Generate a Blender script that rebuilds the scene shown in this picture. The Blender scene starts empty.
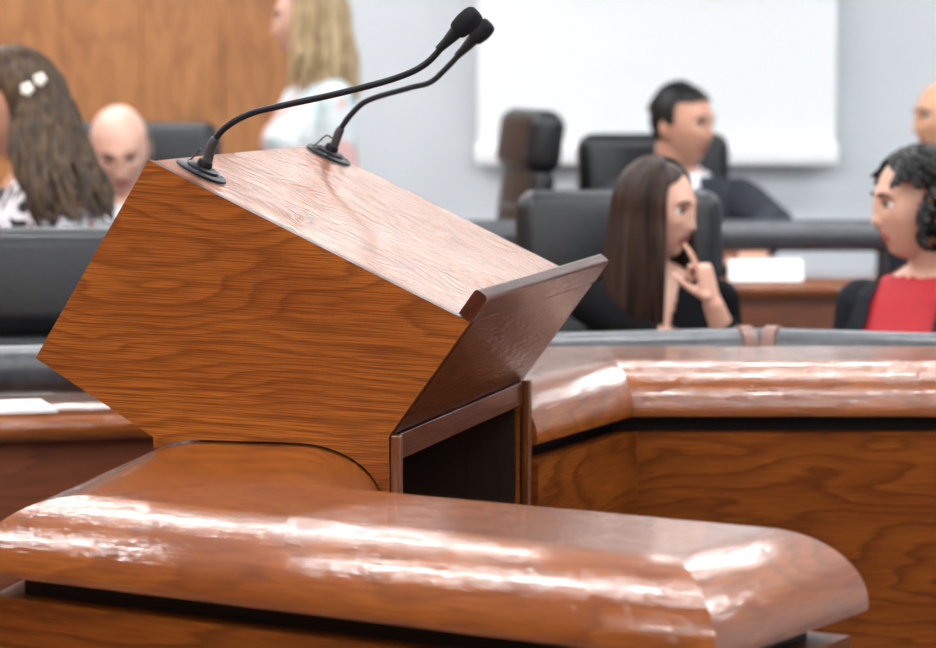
import bpy, bmesh, math, random
import numpy as np
from mathutils import Vector as V, Matrix as M, noise as mnoise
R = math.radians
random.seed(7)
SC = bpy.context.scene
COL = SC.collection

# ------------------------------------------------------------------ materials
def nt(name):
    m = bpy.data.materials.new(name); m.use_nodes = True
    t = m.node_tree; t.nodes.clear()
    out = t.nodes.new('ShaderNodeOutputMaterial'); b = t.nodes.new('ShaderNodeBsdfPrincipled')
    t.links.new(b.outputs[0], out.inputs[0])
    return m, t, b
def node(t, typ, **kw):
    n = t.nodes.new(typ)
    for k, v in kw.items():
        if k.startswith('i_'): n.inputs[k[2:].replace('_', ' ')].default_value = v
        else: setattr(n, k, v)
    return n
def ramp(t, stops):
    r = t.nodes.new('ShaderNodeValToRGB'); e = r.color_ramp.elements
    while len(e) < len(stops): e.new(0.5)
    for i, (p, c) in enumerate(stops):
        e[i].position = p; e[i].color = (*c, 1) if len(c) == 3 else c
    return r
def math_n(t, op, a, b=None):
    n = t.nodes.new('ShaderNodeMath'); n.operation = op
    for i, x in enumerate((a, b)):
        if x is None: continue
        if isinstance(x, (int, float)): n.inputs[i].default_value = x
        else: t.links.new(x, n.inputs[i])
    return n.outputs[0]

def plain(name, col, rough=.5, metal=0, var=.06, scale=30, bump=.0, coat=0, sheen=0, spec=.5):
    m, t, b = nt(name)
    tc = node(t, 'ShaderNodeTexCoord')
    n = node(t, 'ShaderNodeTexNoise', i_Scale=scale, i_Detail=3.0)
    t.links.new(tc.outputs['Object'], n.inputs['Vector'])
    lo = tuple(max(0, c*(1-var)) for c in col); hi = tuple(min(1, c*(1+var)) for c in col)
    r = ramp(t, [(.3, lo), (.7, hi)])
    t.links.new(n.outputs['Fac'], r.inputs[0]); t.links.new(r.outputs[0], b.inputs['Base Color'])
    b.inputs['Roughness'].default_value = rough; b.inputs['Metallic'].default_value = metal
    b.inputs['Coat Weight'].default_value = coat; b.inputs['Coat Roughness'].default_value = .1
    b.inputs['Sheen Weight'].default_value = sheen
    b.inputs['Specular IOR Level'].default_value = spec
    if bump:
        bp = node(t, 'ShaderNodeBump', i_Strength=bump, i_Distance=.004)
        t.links.new(n.outputs['Fac'], bp.inputs['Height']); t.links.new(bp.outputs[0], b.inputs['Normal'])
    return m

def wood(name, light, mid, dark, rings=26, warp=2.2, pore=.55, gloss=.08, rough=.4, coat=1.0, wav=.25, ringbump=.0, wscale=9, spec=.5, n1s=(1.7, 6.0), ringamt=.62, ridge=0, pores=(14, 420)):
    """varnished oak: UV map 'grain' is in metres, U runs along the grain"""
    m, t, b = nt(name)
    uv = node(t, 'ShaderNodeUVMap', uv_map='grain')
    oi = node(t, 'ShaderNodeObjectInfo')
    off = math_n(t, 'MULTIPLY', oi.outputs['Random'], 37.0)
    cmb = node(t, 'ShaderNodeCombineXYZ'); t.links.new(off, cmb.inputs[0]); t.links.new(off, cmb.inputs[1])
    add = node(t, 'ShaderNodeVectorMath', operation='ADD')
    t.links.new(uv.outputs[0], add.inputs[0]); t.links.new(cmb.outputs[0], add.inputs[1])
    def mapped(sx, sy):
        mp = node(t, 'ShaderNodeMapping'); mp.inputs['Scale'].default_value = (sx, sy, 1)
        t.links.new(add.outputs[0], mp.inputs['Vector']); return mp.outputs[0]
    n1 = node(t, 'ShaderNodeTexNoise', i_Scale=1.0, i_Detail=2.0, i_Roughness=.45)
    t.links.new(mapped(*n1s), n1.inputs['Vector'])
    n1b = node(t, 'ShaderNodeTexNoise', i_Scale=1.0, i_Detail=2.0)
    t.links.new(mapped(9, 60), n1b.inputs['Vector'])
    sep = node(t, 'ShaderNodeSeparateXYZ'); t.links.new(add.outputs[0], sep.inputs[0])
    f = math_n(t, 'ADD', math_n(t, 'MULTIPLY', sep.outputs[1], float(rings)), math_n(t, 'MULTIPLY', n1.outputs['Fac'], warp*6))
    f = math_n(t, 'ADD', f, math_n(t, 'MULTIPLY', n1b.outputs['Fac'], .9))
    ring = math_n(t, 'FRACT', f)
    rr = ramp(t, [(0, (0, 0, 0)), (.5, (.25,)*3), (.85, (1,)*3), (1, (.05,)*3)])
    t.links.new(ring, rr.inputs[0])
    # pores: short dark flecks along the grain
    n2 = node(t, 'ShaderNodeTexNoise', i_Scale=1.0, i_Detail=2.0, i_Roughness=.6)
    t.links.new(mapped(*pores), n2.inputs['Vector'])
    pr = ramp(t, [(.42, (1,)*3), (.62, (0,)*3)]); t.links.new(n2.outputs['Fac'], pr.inputs[0])
    n3 = node(t, 'ShaderNodeTexNoise', i_Scale=1.0, i_Detail=3.0)
    t.links.new(mapped(3, 12), n3.inputs['Vector'])
    base = ramp(t, [(.3, mid), (.7, light)]); t.links.new(n3.outputs['Fac'], base.inputs[0])
    mx1 = node(t, 'ShaderNodeMix', data_type='RGBA'); mx1.inputs[7].default_value = (*dark, 1)
    t.links.new(base.outputs[0], mx1.inputs[6])
    amt = math_n(t, 'MULTIPLY', rr.outputs[0], ringamt); t.links.new(amt, mx1.inputs[0])
    mx2 = node(t, 'ShaderNodeMix', data_type='RGBA'); mx2.inputs[7].default_value = (*dark, 1)
    t.links.new(mx1.outputs[2], mx2.inputs[6])
    pa = math_n(t, 'MULTIPLY', math_n(t, 'SUBTRACT', 1.0, pr.outputs[0]), pore)
    t.links.new(pa, mx2.inputs[0]); t.links.new(mx2.outputs[2], b.inputs['Base Color'])
    b.inputs['Roughness'].default_value = rough; b.inputs['Specular IOR Level'].default_value = spec
    b.inputs['Coat Weight'].default_value = coat; b.inputs['Coat Roughness'].default_value = gloss
    nw = node(t, 'ShaderNodeTexNoise', i_Scale=1.0, i_Detail=1.5)
    t.links.new(mapped(wscale*.45, wscale*3), nw.inputs['Vector'])
    h = math_n(t, 'MULTIPLY', nw.outputs['Fac'], wav)
    h = math_n(t, 'ADD', h, math_n(t, 'MULTIPLY', pr.outputs[0], .03))
    if ridge:
        nr = node(t, 'ShaderNodeTexNoise', i_Scale=1.0, i_Detail=2.0)
        t.links.new(mapped(3.0, 60), nr.inputs['Vector']); h = math_n(t, 'ADD', h, math_n(t, 'MULTIPLY', nr.outputs['Fac'], ridge))
    if ringbump: h = math_n(t, 'ADD', h, math_n(t, 'MULTIPLY', math_n(t, 'SINE', math_n(t, 'MULTIPLY', f, math.tau)), ringbump*.5))
    bp = node(t, 'ShaderNodeBump', i_Strength=1.0, i_Distance=.004)
    t.links.new(h, bp.inputs['Height'])
    t.links.new(bp.outputs[0], b.inputs['Coat Normal']); t.links.new(bp.outputs[0], b.inputs['Normal'])
    return m

OAK_L, OAK_M, OAK_D = (.42, .135, .027), (.30, .082, .014), (.085, .017, .004)
W_SIDE = wood('oak_side', (.34, .100, .012), (.23, .057, .006), (.07, .013, .002), rings=46, warp=3.0, pore=.6, gloss=.15, wav=.05, coat=.15, spec=.1, ringamt=.5, pores=(9, 620))
W_TOP = wood('oak_lectern_top', OAK_L, OAK_M, OAK_D, rings=30, warp=2.6, pore=.4, gloss=.07, wav=.02, ringbump=.16, spec=.2, n1s=(5.0, 6.5), ringamt=.7, coat=.88)
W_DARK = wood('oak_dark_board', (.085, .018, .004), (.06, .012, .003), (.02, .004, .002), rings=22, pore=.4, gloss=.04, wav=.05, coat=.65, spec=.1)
W_EDGE = wood('oak_edge', (.16, .042, .008), (.11, .027, .006), (.04, .009, .003), rings=40, warp=.5, pore=.4, gloss=.12, coat=.5, spec=.15)
W_BAND = wood('oak_edge_band', (.085, .020, .006), (.06, .013, .004), (.03, .006, .003), rings=40, warp=.5, pore=.3, gloss=.15, coat=.4, spec=.15)
W_INNER = wood('shade_dark_interior', (.02, .008, .004), (.014, .006, .003), (.006, .003, .002), rings=30, pore=.4, gloss=.3, coat=.2)  # near-black colour stands in for shade inside the open lectern cavity
W_DESK = wood('oak_desk_top', (.275, .076, .009), (.20, .048, .005), (.075, .014, .0025), rings=20, warp=2.2, pore=.45, gloss=.035, wav=.10, ridge=.12, wscale=8, spec=.15, ringamt=.45)
W_PANEL = wood('oak_panel', (.20, .052, .007), (.135, .031, .0035), (.045, .009, .002), rings=18, warp=2.0, pore=.4, gloss=.2, wav=.05, coat=.1, spec=.05)
W_FAR = wood('oak_far_desk', (.20, .055, .018), (.15, .04, .013), (.07, .018, .007), rings=20, pore=.3, gloss=.2, wav=.05, coat=.6)
W_WALL = wood('oak_wall_boards', (.45, .19, .056), (.34, .128, .034), (.19, .066, .017), rings=7, warp=1.2, pore=.3, gloss=.3, wav=.03, coat=.3, rough=.5)
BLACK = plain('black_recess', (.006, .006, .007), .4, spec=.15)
MIC = plain('black_mic_metal', (.012, .012, .014), .42, spec=.15)
FOAM = plain('black_foam', (.014, .014, .016), .95, var=.5, scale=900, bump=.8, spec=.15)
CABLE = plain('black_cable', (.01, .01, .011), .4)
LEATHER = plain('black_leather', (.010, .011, .013), .36, var=.2, scale=60, bump=.15, spec=.35)
GREYPAD = plain('grey_rail_padding', (.05, .053, .060), .36, var=.25, scale=40, bump=.12, coat=.1)
BROWNSTRAP = plain('brown_leather_collar', (.16, .075, .055), .45)
STEEL = plain('dark_steel', (.08, .08, .085), .35, metal=.9)
PLASTIC = plain('black_plastic', (.02, .02, .022), .45)
WALLM = plain('grey_wall_paint', (.60, .63, .66), .8, var=.015, scale=3)
CEIL_DIM = plain('dimmed_ceiling', (.42, .43, .44), .9, var=.01, scale=4)  # unseen ceiling, greyed to weaken its reflection in the varnish
FLOORM = plain('grey_carpet', (.13, .13, .14), .95, var=.25, scale=200)
SCREENM = plain('white_screen_fabric', (.85, .875, .885), .85, var=.006, scale=2)
SCREENB = plain('white_screen_bar', (.9, .9, .9), .4, var=.01)
PAPER = plain('white_paper', (.92, .92, .9), .7, var=.01)
def emis(name, col, s):
    m = bpy.data.materials.new(name); m.use_nodes = True; t = m.node_tree; t.nodes.clear()
    o = t.nodes.new('ShaderNodeOutputMaterial'); e = t.nodes.new('ShaderNodeEmission')
    e.inputs[0].default_value = (*col, 1); e.inputs[1].default_value = s; t.links.new(e.outputs[0], o.inputs[0]); return m
LAMP = emis('lamp_diffuser', (.95, .98, 1.0), 58.0)

# ------------------------------------------------------------------ mesh helpers
def link(name, me, mats, parent=None, smooth=True):
    o = bpy.data.objects.new(name, me); COL.objects.link(o)
    for m in (mats if isinstance(mats, (list, tuple)) else [mats]): me.materials.append(m)
    if smooth: me.polygons.foreach_set('use_smooth', [True]*len(me.polygons))
    if parent is not None: o.parent = parent
    return o
def obj(name, bm, mats, parent=None, smooth=True, auto=35):
    bmesh.ops.recalc_face_normals(bm, faces=bm.faces[:])
    me = bpy.data.meshes.new(name)
    if smooth and auto:
        for e in bm.edges:
            if len(e.link_faces) == 2 and e.calc_face_angle(0) > R(auto): e.smooth = False
    bm.to_mesh(me); bm.free()
    return link(name, me, mats, parent, smooth)
def tag(o, label, cat, group=None, kind=None):
    if label: o['label'] = label
    if cat: o['category'] = cat
    if group: o['group'] = group
    if kind: o['kind'] = kind
    return o
def thing(name, label, cat, loc=(0, 0, 0), rz=0, group=None):
    o = bpy.data.objects.new(name, None); COL.objects.link(o); o.empty_display_size = .1
    o.location = loc; o.rotation_euler = (0, 0, rz)
    return tag(o, label, cat, group)
def grain(o, g, off=(0, 0)):
    """UV in metres with U along g"""
    me = o.data; g = V(g).normalized()
    uv = me.uv_layers.new(name='grain')
    for p in me.polygons:
        n = p.normal; gg = g - n*g.dot(n)
        if gg.length < .2: gg = n.orthogonal()
        gg.normalize(); c = n.cross(gg)
        for li in p.loop_indices:
            co = me.vertices[me.loops[li].vertex_index].co
            uv.data[li].uv = (co.dot(gg)+off[0], co.dot(c)+off[1])
    return o
def box(bm, c, s, rot=None, bev=0, seg=3):
    r = bmesh.ops.create_cube(bm, size=1)
    vs = r['verts']
    mat = M.Translation(c) @ (rot.to_4x4() if rot else M.Identity(4)) @ M.Diagonal((*s, 1))
    bmesh.ops.transform(bm, matrix=mat, verts=vs)
    if bev:
        es = list({e for v in vs for e in v.link_edges})
        bmesh.ops.bevel(bm, geom=es, offset=bev, segments=seg, affect='EDGES', profile=.5)
def prism(bm, poly, a, b, mapf):
    """poly: 2D pts; extruded between a and b through mapf(x, y, t)"""
    A = [bm.verts.new(mapf(x, y, a)) for x, y in poly]; B = [bm.verts.new(mapf(x, y, b)) for x, y in poly]
    n = len(poly); fs = []
    fs.append(bm.faces.new(A)); fs.append(bm.faces.new(B[::-1]))
    for i in range(n): fs.append(bm.faces.new((A[i], A[(i+1) % n], B[(i+1) % n], B[i])))
    return fs
def frames(pts):
    ts = []
    for i in range(len(pts)):
        d = pts[min(i+1, len(pts)-1)] - pts[max(i-1, 0)]
        ts.append(d.normalized() if d.length > 1e-9 else V((0, 0, 1)))
    n = ts[0].orthogonal().normalized(); out = []
    for t in ts:
        n = (n - t*n.dot(t)); n = n.normalized() if n.length > 1e-6 else t.orthogonal().normalized()
        out.append((t, n, t.cross(n)))
    return out
def tube(bm, pts, rad, seg=10, flat=1.0, cap=True):
    pts = [V(p) for p in pts]
    if isinstance(rad, (int, float)): rad = [rad]*len(pts)
    fr = frames(pts); rings = []
    for p, r, (t, n, b) in zip(pts, rad, fr):
        rings.append([bm.verts.new(p + n*(r*math.cos(2*math.pi*k/seg)) + b*(r*flat*math.sin(2*math.pi*k/seg))) for k in range(seg)])
    for a, c in zip(rings, rings[1:]):
        for k in range(seg): bm.faces.new((a[k], a[(k+1) % seg], c[(k+1) % seg], c[k]))
    if cap: bm.faces.new(rings[0][::-1]); bm.faces.new(rings[-1])
def capsule(bm, a, b, ra, rb, seg=14, n=5):
    a, b = V(a), V(b); d = (b-a).normalized(); pts = []; rs = []
    for k in range(n): th = math.pi/2*(1-k/n); pts.append(a - d*ra*math.sin(th)); rs.append(max(1e-4, ra*math.cos(th)))
    pts += [a, b]; rs += [ra, rb]
    for k in range(1, n+1): th = math.pi/2*k/n; pts.append(b + d*rb*math.sin(th)); rs.append(max(1e-4, rb*math.cos(th)))
    tube(bm, pts, rs, seg)
def loft(bm, secs, seg=20, mat=None):
    """secs: (centre, rx, ry) with horizontal ellipses in the frame mat"""
    mat = mat or M.Identity(4); rings = []
    for c, rx, ry in secs:
        rings.append([bm.verts.new(mat @ V((c[0]+rx*math.cos(2*math.pi*k/seg), c[1]+ry*math.sin(2*math.pi*k/seg), c[2]))) for k in range(seg)])
    for a, c in zip(rings, rings[1:]):
        for k in range(seg): bm.faces.new((a[k], a[(k+1) % seg], c[(k+1) % seg], c[k]))
    bm.faces.new(rings[0][::-1]); bm.faces.new(rings[-1])
def ball(bm, c, r, mat=None, seg=16):
    r = r if isinstance(r, tuple) else (r, r, r)
    res = bmesh.ops.create_uvsphere(bm, u_segments=seg, v_segments=seg//2+2, radius=1)
    bmesh.ops.transform(bm, matrix=(mat or M.Identity(4)) @ M.Translation(c) @ M.Diagonal((*r, 1)), verts=res['verts'])
def spline(pts, n=8):
    pts = [V(p) for p in pts]; out = []
    P = [pts[0]*2-pts[1]] + pts + [pts[-1]*2-pts[-2]]
    for i in range(1, len(P)-2):
        for k in range(n):
            t = k/n; a, b, c, d = P[i-1], P[i], P[i+1], P[i+2]
            out.append(.5*((2*b)+(c-a)*t+(2*a-5*b+4*c-d)*t*t+(3*b-a-3*c+d)*t**3))
    out.append(pts[-1]); return out
def bevel_all(bm, w, seg=2, ang=30):
    es = [e for e in bm.edges if len(e.link_faces) == 2 and e.calc_face_angle(0) > R(ang)]
    bmesh.ops.bevel(bm, geom=es, offset=w, segments=seg, affect='EDGES', profile=.5)
def remeshed(bm, voxel, smooth=3):
    bmesh.ops.recalc_face_normals(bm, faces=bm.faces[:])
    me = bpy.data.meshes.new('tmp'); bm.to_mesh(me); bm.free()
    o = bpy.data.objects.new('tmp', me); COL.objects.link(o)
    md = o.modifiers.new('r', 'REMESH'); md.mode = 'VOXEL'; md.voxel_size = voxel
    if smooth:
        sm = o.modifiers.new('s', 'SMOOTH'); sm.factor = .5; sm.iterations = smooth
    dg = bpy.context.evaluated_depsgraph_get()
    res = bpy.data.meshes.new_from_object(o.evaluated_get(dg))
    bpy.data.objects.remove(o); bpy.data.meshes.remove(me); res.materials.clear()
    return res

# ------------------------------------------------------------------ room
def slab(name, lo, hi, mat, g=None):
    bm = bmesh.new(); box(bm, [(a+b)/2 for a, b in zip(lo, hi)], [b-a for a, b in zip(lo, hi)])
    o = obj(name, bm, mat, smooth=False); o['kind'] = 'structure'
    if g: grain(o, g)
    return o
X0, X1, Y0, Y1, ZC = -4.5, 5.0, -3.5, 12.6, 3.35
slab('floor', (X0, Y0, -.1), (X1, Y1, 0), FLOORM)
slab('floor_tier', (X0, 8.75, 0), (X1, Y1, .15), FLOORM)
slab('ceiling', (X0, Y0, ZC), (X1, Y1, ZC+.1), CEIL_DIM)
slab('wall_back', (X0, Y1, -.1), (X1, Y1+.1, ZC+.1), WALLM)
slab('wall_front', (X0, Y0-.1, -.1), (X1, Y0, ZC+.1), W_WALL, (0, 0, 1))
slab('wall_left', (X0-.1, Y0, -.1), (X0, Y1, ZC+.1), W_WALL, (0, 0, 1))
slab('wall_right', (X1, Y0, -.1), (X1+.1, Y1, ZC+.1), WALLM)
bm = bmesh.new()
x = X0
while x < -.56:
    x2 = min(x+.30, -.55); box(bm, ((x+x2)/2, Y1-.03, (ZC+.15)/2), (x2-x-.003, .05, ZC-.16)); x = x2
o = obj('wall_panelling', bm, W_WALL, smooth=False); o['kind'] = 'structure'; grain(o, (0, 0, 1))

# ------------------------------------------------------------------ horseshoe council desk
ZT, HB = 1.10, .09
def council_desk(label, P, OFF, POFF, quads):
    N = len(P)
    def offset_poly(scale, flat=None, offs=None):
        offs = offs or OFF; out = []
        for i in range(N):
            p0, p1, p2 = V(P[i-1]), V(P[i]), V(P[(i+1) % N])
            d1, d2 = (p1-p0).normalized(), (p2-p1).normalized()
            n1, n2 = V((d1.y, -d1.x)), V((d2.y, -d2.x))
            o1, o2 = (offs[i-1]*scale, offs[i]*scale) if flat is None else (offs[i-1]+flat, offs[i]+flat)
            det = n1.x*n2.y - n1.y*n2.x
            m = n1*o1 if abs(det) < 1e-4 else V(((o1*n2.y - o2*n1.y)/det, (n1.x*o2 - n2.x*o1)/det))
            out.append(p1+m)
        return out
    ED = [(V(P[(i+1) % N])-V(P[i])).normalized() for i in range(N)]
    desk = thing('council_desk', label, 'desk', (0, 0, 0), 0, 'horseshoe council desk sections')
    bm = bmesh.new(); uvl = bm.loops.layers.uv.new('grain')
    prof = [(0, 0)]
    for k in range(1, 13):
        a = k/12*math.pi/2*.97; prof.append((math.sin(a), (HB-.012)*(1-math.cos(a))/(1-math.cos(math.pi/2*.97))))
    prof += [(.998, HB-.006), (.985, HB-.001), (.96, HB)]
    rings = [[bm.verts.new((q.x, q.y, ZT-dz)) for q in offset_poly(s_)] for s_, dz in prof]
    rings.append([bm.verts.new((q.x, q.y, ZT-HB)) for q in offset_poly(1, None, [max(-.03, o-.06) for o in OFF])])
    arc = [0]
    for (a, b), (c, d) in zip(prof, prof[1:]): arc.append(arc[-1]+math.hypot((c-a)*.12, d-b))
    arc.append(arc[-1]+.06)
    for r in range(len(rings)-1):
        for i in range(N):
            j = (i+1) % N
            f = bm.faces.new((rings[r][i], rings[r+1][i], rings[r+1][j], rings[r][j]))
            for lp, rr in zip(f.loops, (r, r+1, r+1, r)):
                lp[uvl].uv = (V(lp.vert.co[:2]).dot(ED[i])+i*3.1, arc[rr]+i*1.7)
            f.smooth = True
    for quad, ed in quads:
        f = bm.faces.new([rings[0][k] for k in quad]); d = ED[ed]; c = V((-d.y, d.x))
        for lp in f.loops: q = V(lp.vert.co[:2]); lp[uvl].uv = (q.dot(d)+ed*3.1, q.dot(c)+ed*2.3)
        f.smooth = False
    bmesh.ops.recalc_face_normals(bm, faces=bm.faces[:])
    for r in range(len(rings)-1):
        for i in range(N):
            e = bm.edges.get((rings[r][i], rings[r+1][i]))
            if e: e.smooth = False
    for e in bm.edges:
        if len(e.link_faces) == 2 and e.calc_face_angle(0) > R(40): e.smooth = False
    me = bpy.data.meshes.new('desk_top'); bm.to_mesh(me); bm.free()
    link('desk_top', me, W_DESK, desk, smooth=False)
    def ring_wall(name, offs, z0, z1, mat, thick, bev):
        outer = offset_poly(1, None, offs); inner = offset_poly(1, None, [o-thick for o in offs])
        for i in range(N):
            j = (i+1) % N; bm = bmesh.new()
            prism(bm, [outer[i], outer[j], inner[j], inner[i]], z0, z1, lambda x, y, t: (x, y, t))
            if bev: bevel_all(bm, .002, 1, 60)
            grain(obj(name, bm, mat, desk, smooth=False), (ED[i].x, ED[i].y, 0))
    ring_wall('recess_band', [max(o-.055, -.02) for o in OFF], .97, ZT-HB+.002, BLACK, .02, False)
    ring_wall('front_panel', POFF, 0.0, .982, W_PANEL, .04, True)
council_desk('near varnished oak desk with rounded mitred edge filling the bottom foreground',
    [(-.470, 4.140), (.220, 3.652), (.340, 3.856), (-.240, 4.262), (-.237, 4.712), (-.365, 4.745)],
    [.12, .12, .03, .12, 0, .12], [.102, .102, .02, .10, -.004, .10], (((0, 1, 2, 3), 0), ((0, 3, 4, 5), 3)))
council_desk('varnished oak desk beyond the lectern, angled section then straight run to the right',
    [(.0325, 5.4445), (.2487, 5.955), (1.10, 5.955), (1.10, 6.20), (.135, 6.20), (-.120, 5.482)],
    [.08, .12, .03, .02, .02, 0], [.080, .10, .02, .01, .0, -.004], (((0, 1, 4, 5), 0), ((4, 1, 2, 3), 1)))

# ------------------------------------------------------------------ lectern
K = .98
LO = V((-.2842, 4.6746, 0)); LYAW = R(-14)
LW = .810
def zz(z): return 1.65-K*(1.65-z)
def L(x, z): return (x*K, zz(z))
lect = thing('lectern', 'wooden lectern with sloping top and angular side panel straddling the desk', 'lectern', LO, LYAW)
pA, pE, pF, pF2, pC, pB = L(-.167, 1.488), L(-.340, 1.203), L(-.163, 1.094), (-.159, 1.0890), L(.185, 1.105), L(.302, 1.267)
TH = .018
def desk_z(x):                     # upper surface of the near desk under the side panel, lectern's own x
    d = max(0, (x-.048)*.97, -.092-x)
    return ZT-.082*(1-math.sqrt(max(0, 1-(d/.12)**2)))
cut_near = [(x, desk_z(x)+.003) for x in (-.132, -.12, -.105, -.09, -.04, .0, .048, .07, .09, .11, .13, .145, .155, .163, .168)]+[(.1755, 1.02), (.1775, 1.0)]
cut_far = [(-.155, 0.0), (.178, 0.0)]
mp = lambda x, y, t: (x, t, y)
A0, B0 = V(pA), V(pB); nA0 = V((-(B0-A0).y, (B0-A0).x)).normalized()
def side(cut, y0, y1):
    bm = bmesh.new()
    qA, qB = (pA, pB) if cut is cut_near else (tuple(A0-nA0*.004), tuple(B0-nA0*.004))
    poly = [qA, pE, pF] + ([pF2] if cut is cut_near else []) + cut + ([L(.186, 1.0)] if cut is cut_near else []) + [pC, qB]
    prism(bm, poly, y0, y1, mp); bevel_all(bm, .0032, 1, 50)
    for f in bm.faces: f.normal_update(); f.material_index = 0 if abs(f.normal.y) > .9 else 1
    return grain(obj('side_panel', bm, [W_SIDE, W_BAND], lect, smooth=False), (1, 0, -.04), (random.random(), .37))
side(cut_near, 0, TH); side(cut_far, LW-TH, LW)
def board(name, a, b, th, y0, y1, mat, bev=.0012, g=(0, 1, 0), seg=1):
    a, b = V(a), V(b); d = (b-a).normalized(); n = V((-d.y, d.x))*th
    bm = bmesh.new(); prism(bm, [a, b, b+n, a+n], y0, y1, mp)
    if bev: bevel_all(bm, bev, seg, 50)
    return grain(obj(name, bm, mat, lect, smooth=seg > 1), g)
A, B, Cc, E_, F_ = V(pA), V(pB), V(pC), V(pE), V(pF)
dAB = (B-A).normalized(); nAB = V((-dAB.y, dAB.x))
board('sloped_top', A+dAB*.001-nAB*.0015, B-dAB*.004-nAB*.0015, -.018, TH+.0005, LW, W_TOP, g=(dAB.x, 0, dAB.y))
board('back_board', E_+V((.004, .0)), A+V((.004, -.004)), -.016, TH, LW-TH, W_SIDE)
board('lower_board', F_+V((.003, .003)), E_+V((.006, 0)), -.016, TH, LW-TH, W_SIDE)
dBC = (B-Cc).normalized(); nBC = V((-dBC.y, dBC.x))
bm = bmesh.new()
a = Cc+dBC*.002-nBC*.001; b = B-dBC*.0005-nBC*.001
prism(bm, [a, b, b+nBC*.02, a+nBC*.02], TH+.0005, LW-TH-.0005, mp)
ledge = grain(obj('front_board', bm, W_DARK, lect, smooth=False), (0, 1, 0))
bm = bmesh.new()
a = B+dBC*.0005-nBC*.001; b = B+dBC*.043-nBC*.001; r_ = .006; th_ = .021
lipp = [a, b-dBC*r_]
for cx, a0 in ((r_, 0), (th_-r_, 90)):
    for k in range(5):
        q = R(a0+k*22.5); lipp.append(b-dBC*r_+nBC*(cx-math.cos(q)*r_)+dBC*(math.sin(q)*r_))
lipp += [a+nBC*th_]
prism(bm, lipp, -.002, LW+.004, mp)
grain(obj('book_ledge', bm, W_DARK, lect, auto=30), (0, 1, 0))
for y in (-.001, LW-TH-.001):
    bm = bmesh.new(); box(bm, ((.185*K+.199*K)/2+.002, y+TH/2+.0005, (zz(1.106))/2), (.0135, TH+.002, zz(1.106)), bev=.003)
    grain(obj('post', bm, W_EDGE, lect), (0, 0, 1))
bm = bmesh.new(); box(bm, (.184*K, LW/2, zz(1.085)), (.012, LW-2*TH-.002, .036), bev=.001, seg=1)
grain(obj('header_rail', bm, W_DARK, lect, smooth=False), (0, 1, 0))
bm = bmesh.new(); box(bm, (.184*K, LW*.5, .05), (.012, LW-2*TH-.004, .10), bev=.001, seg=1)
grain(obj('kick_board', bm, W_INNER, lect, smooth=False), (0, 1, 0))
for c_, sz in (((.015, LW-TH-.006, .60), (.32, .008, 1.19)), ((-.150, LW/2+.035, .545), (.008, LW-2*TH-.10, 1.08)), ((.015, LW/2+.03, 1.178), (.32, LW-2*TH-.10, .006))):  # dark boards added so the lectern cavity looks deep in shade
    bm = bmesh.new(); box(bm, c_, sz); grain(obj('shade_lining', bm, W_INNER, lect, smooth=False), (0, 0, 1))
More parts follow.
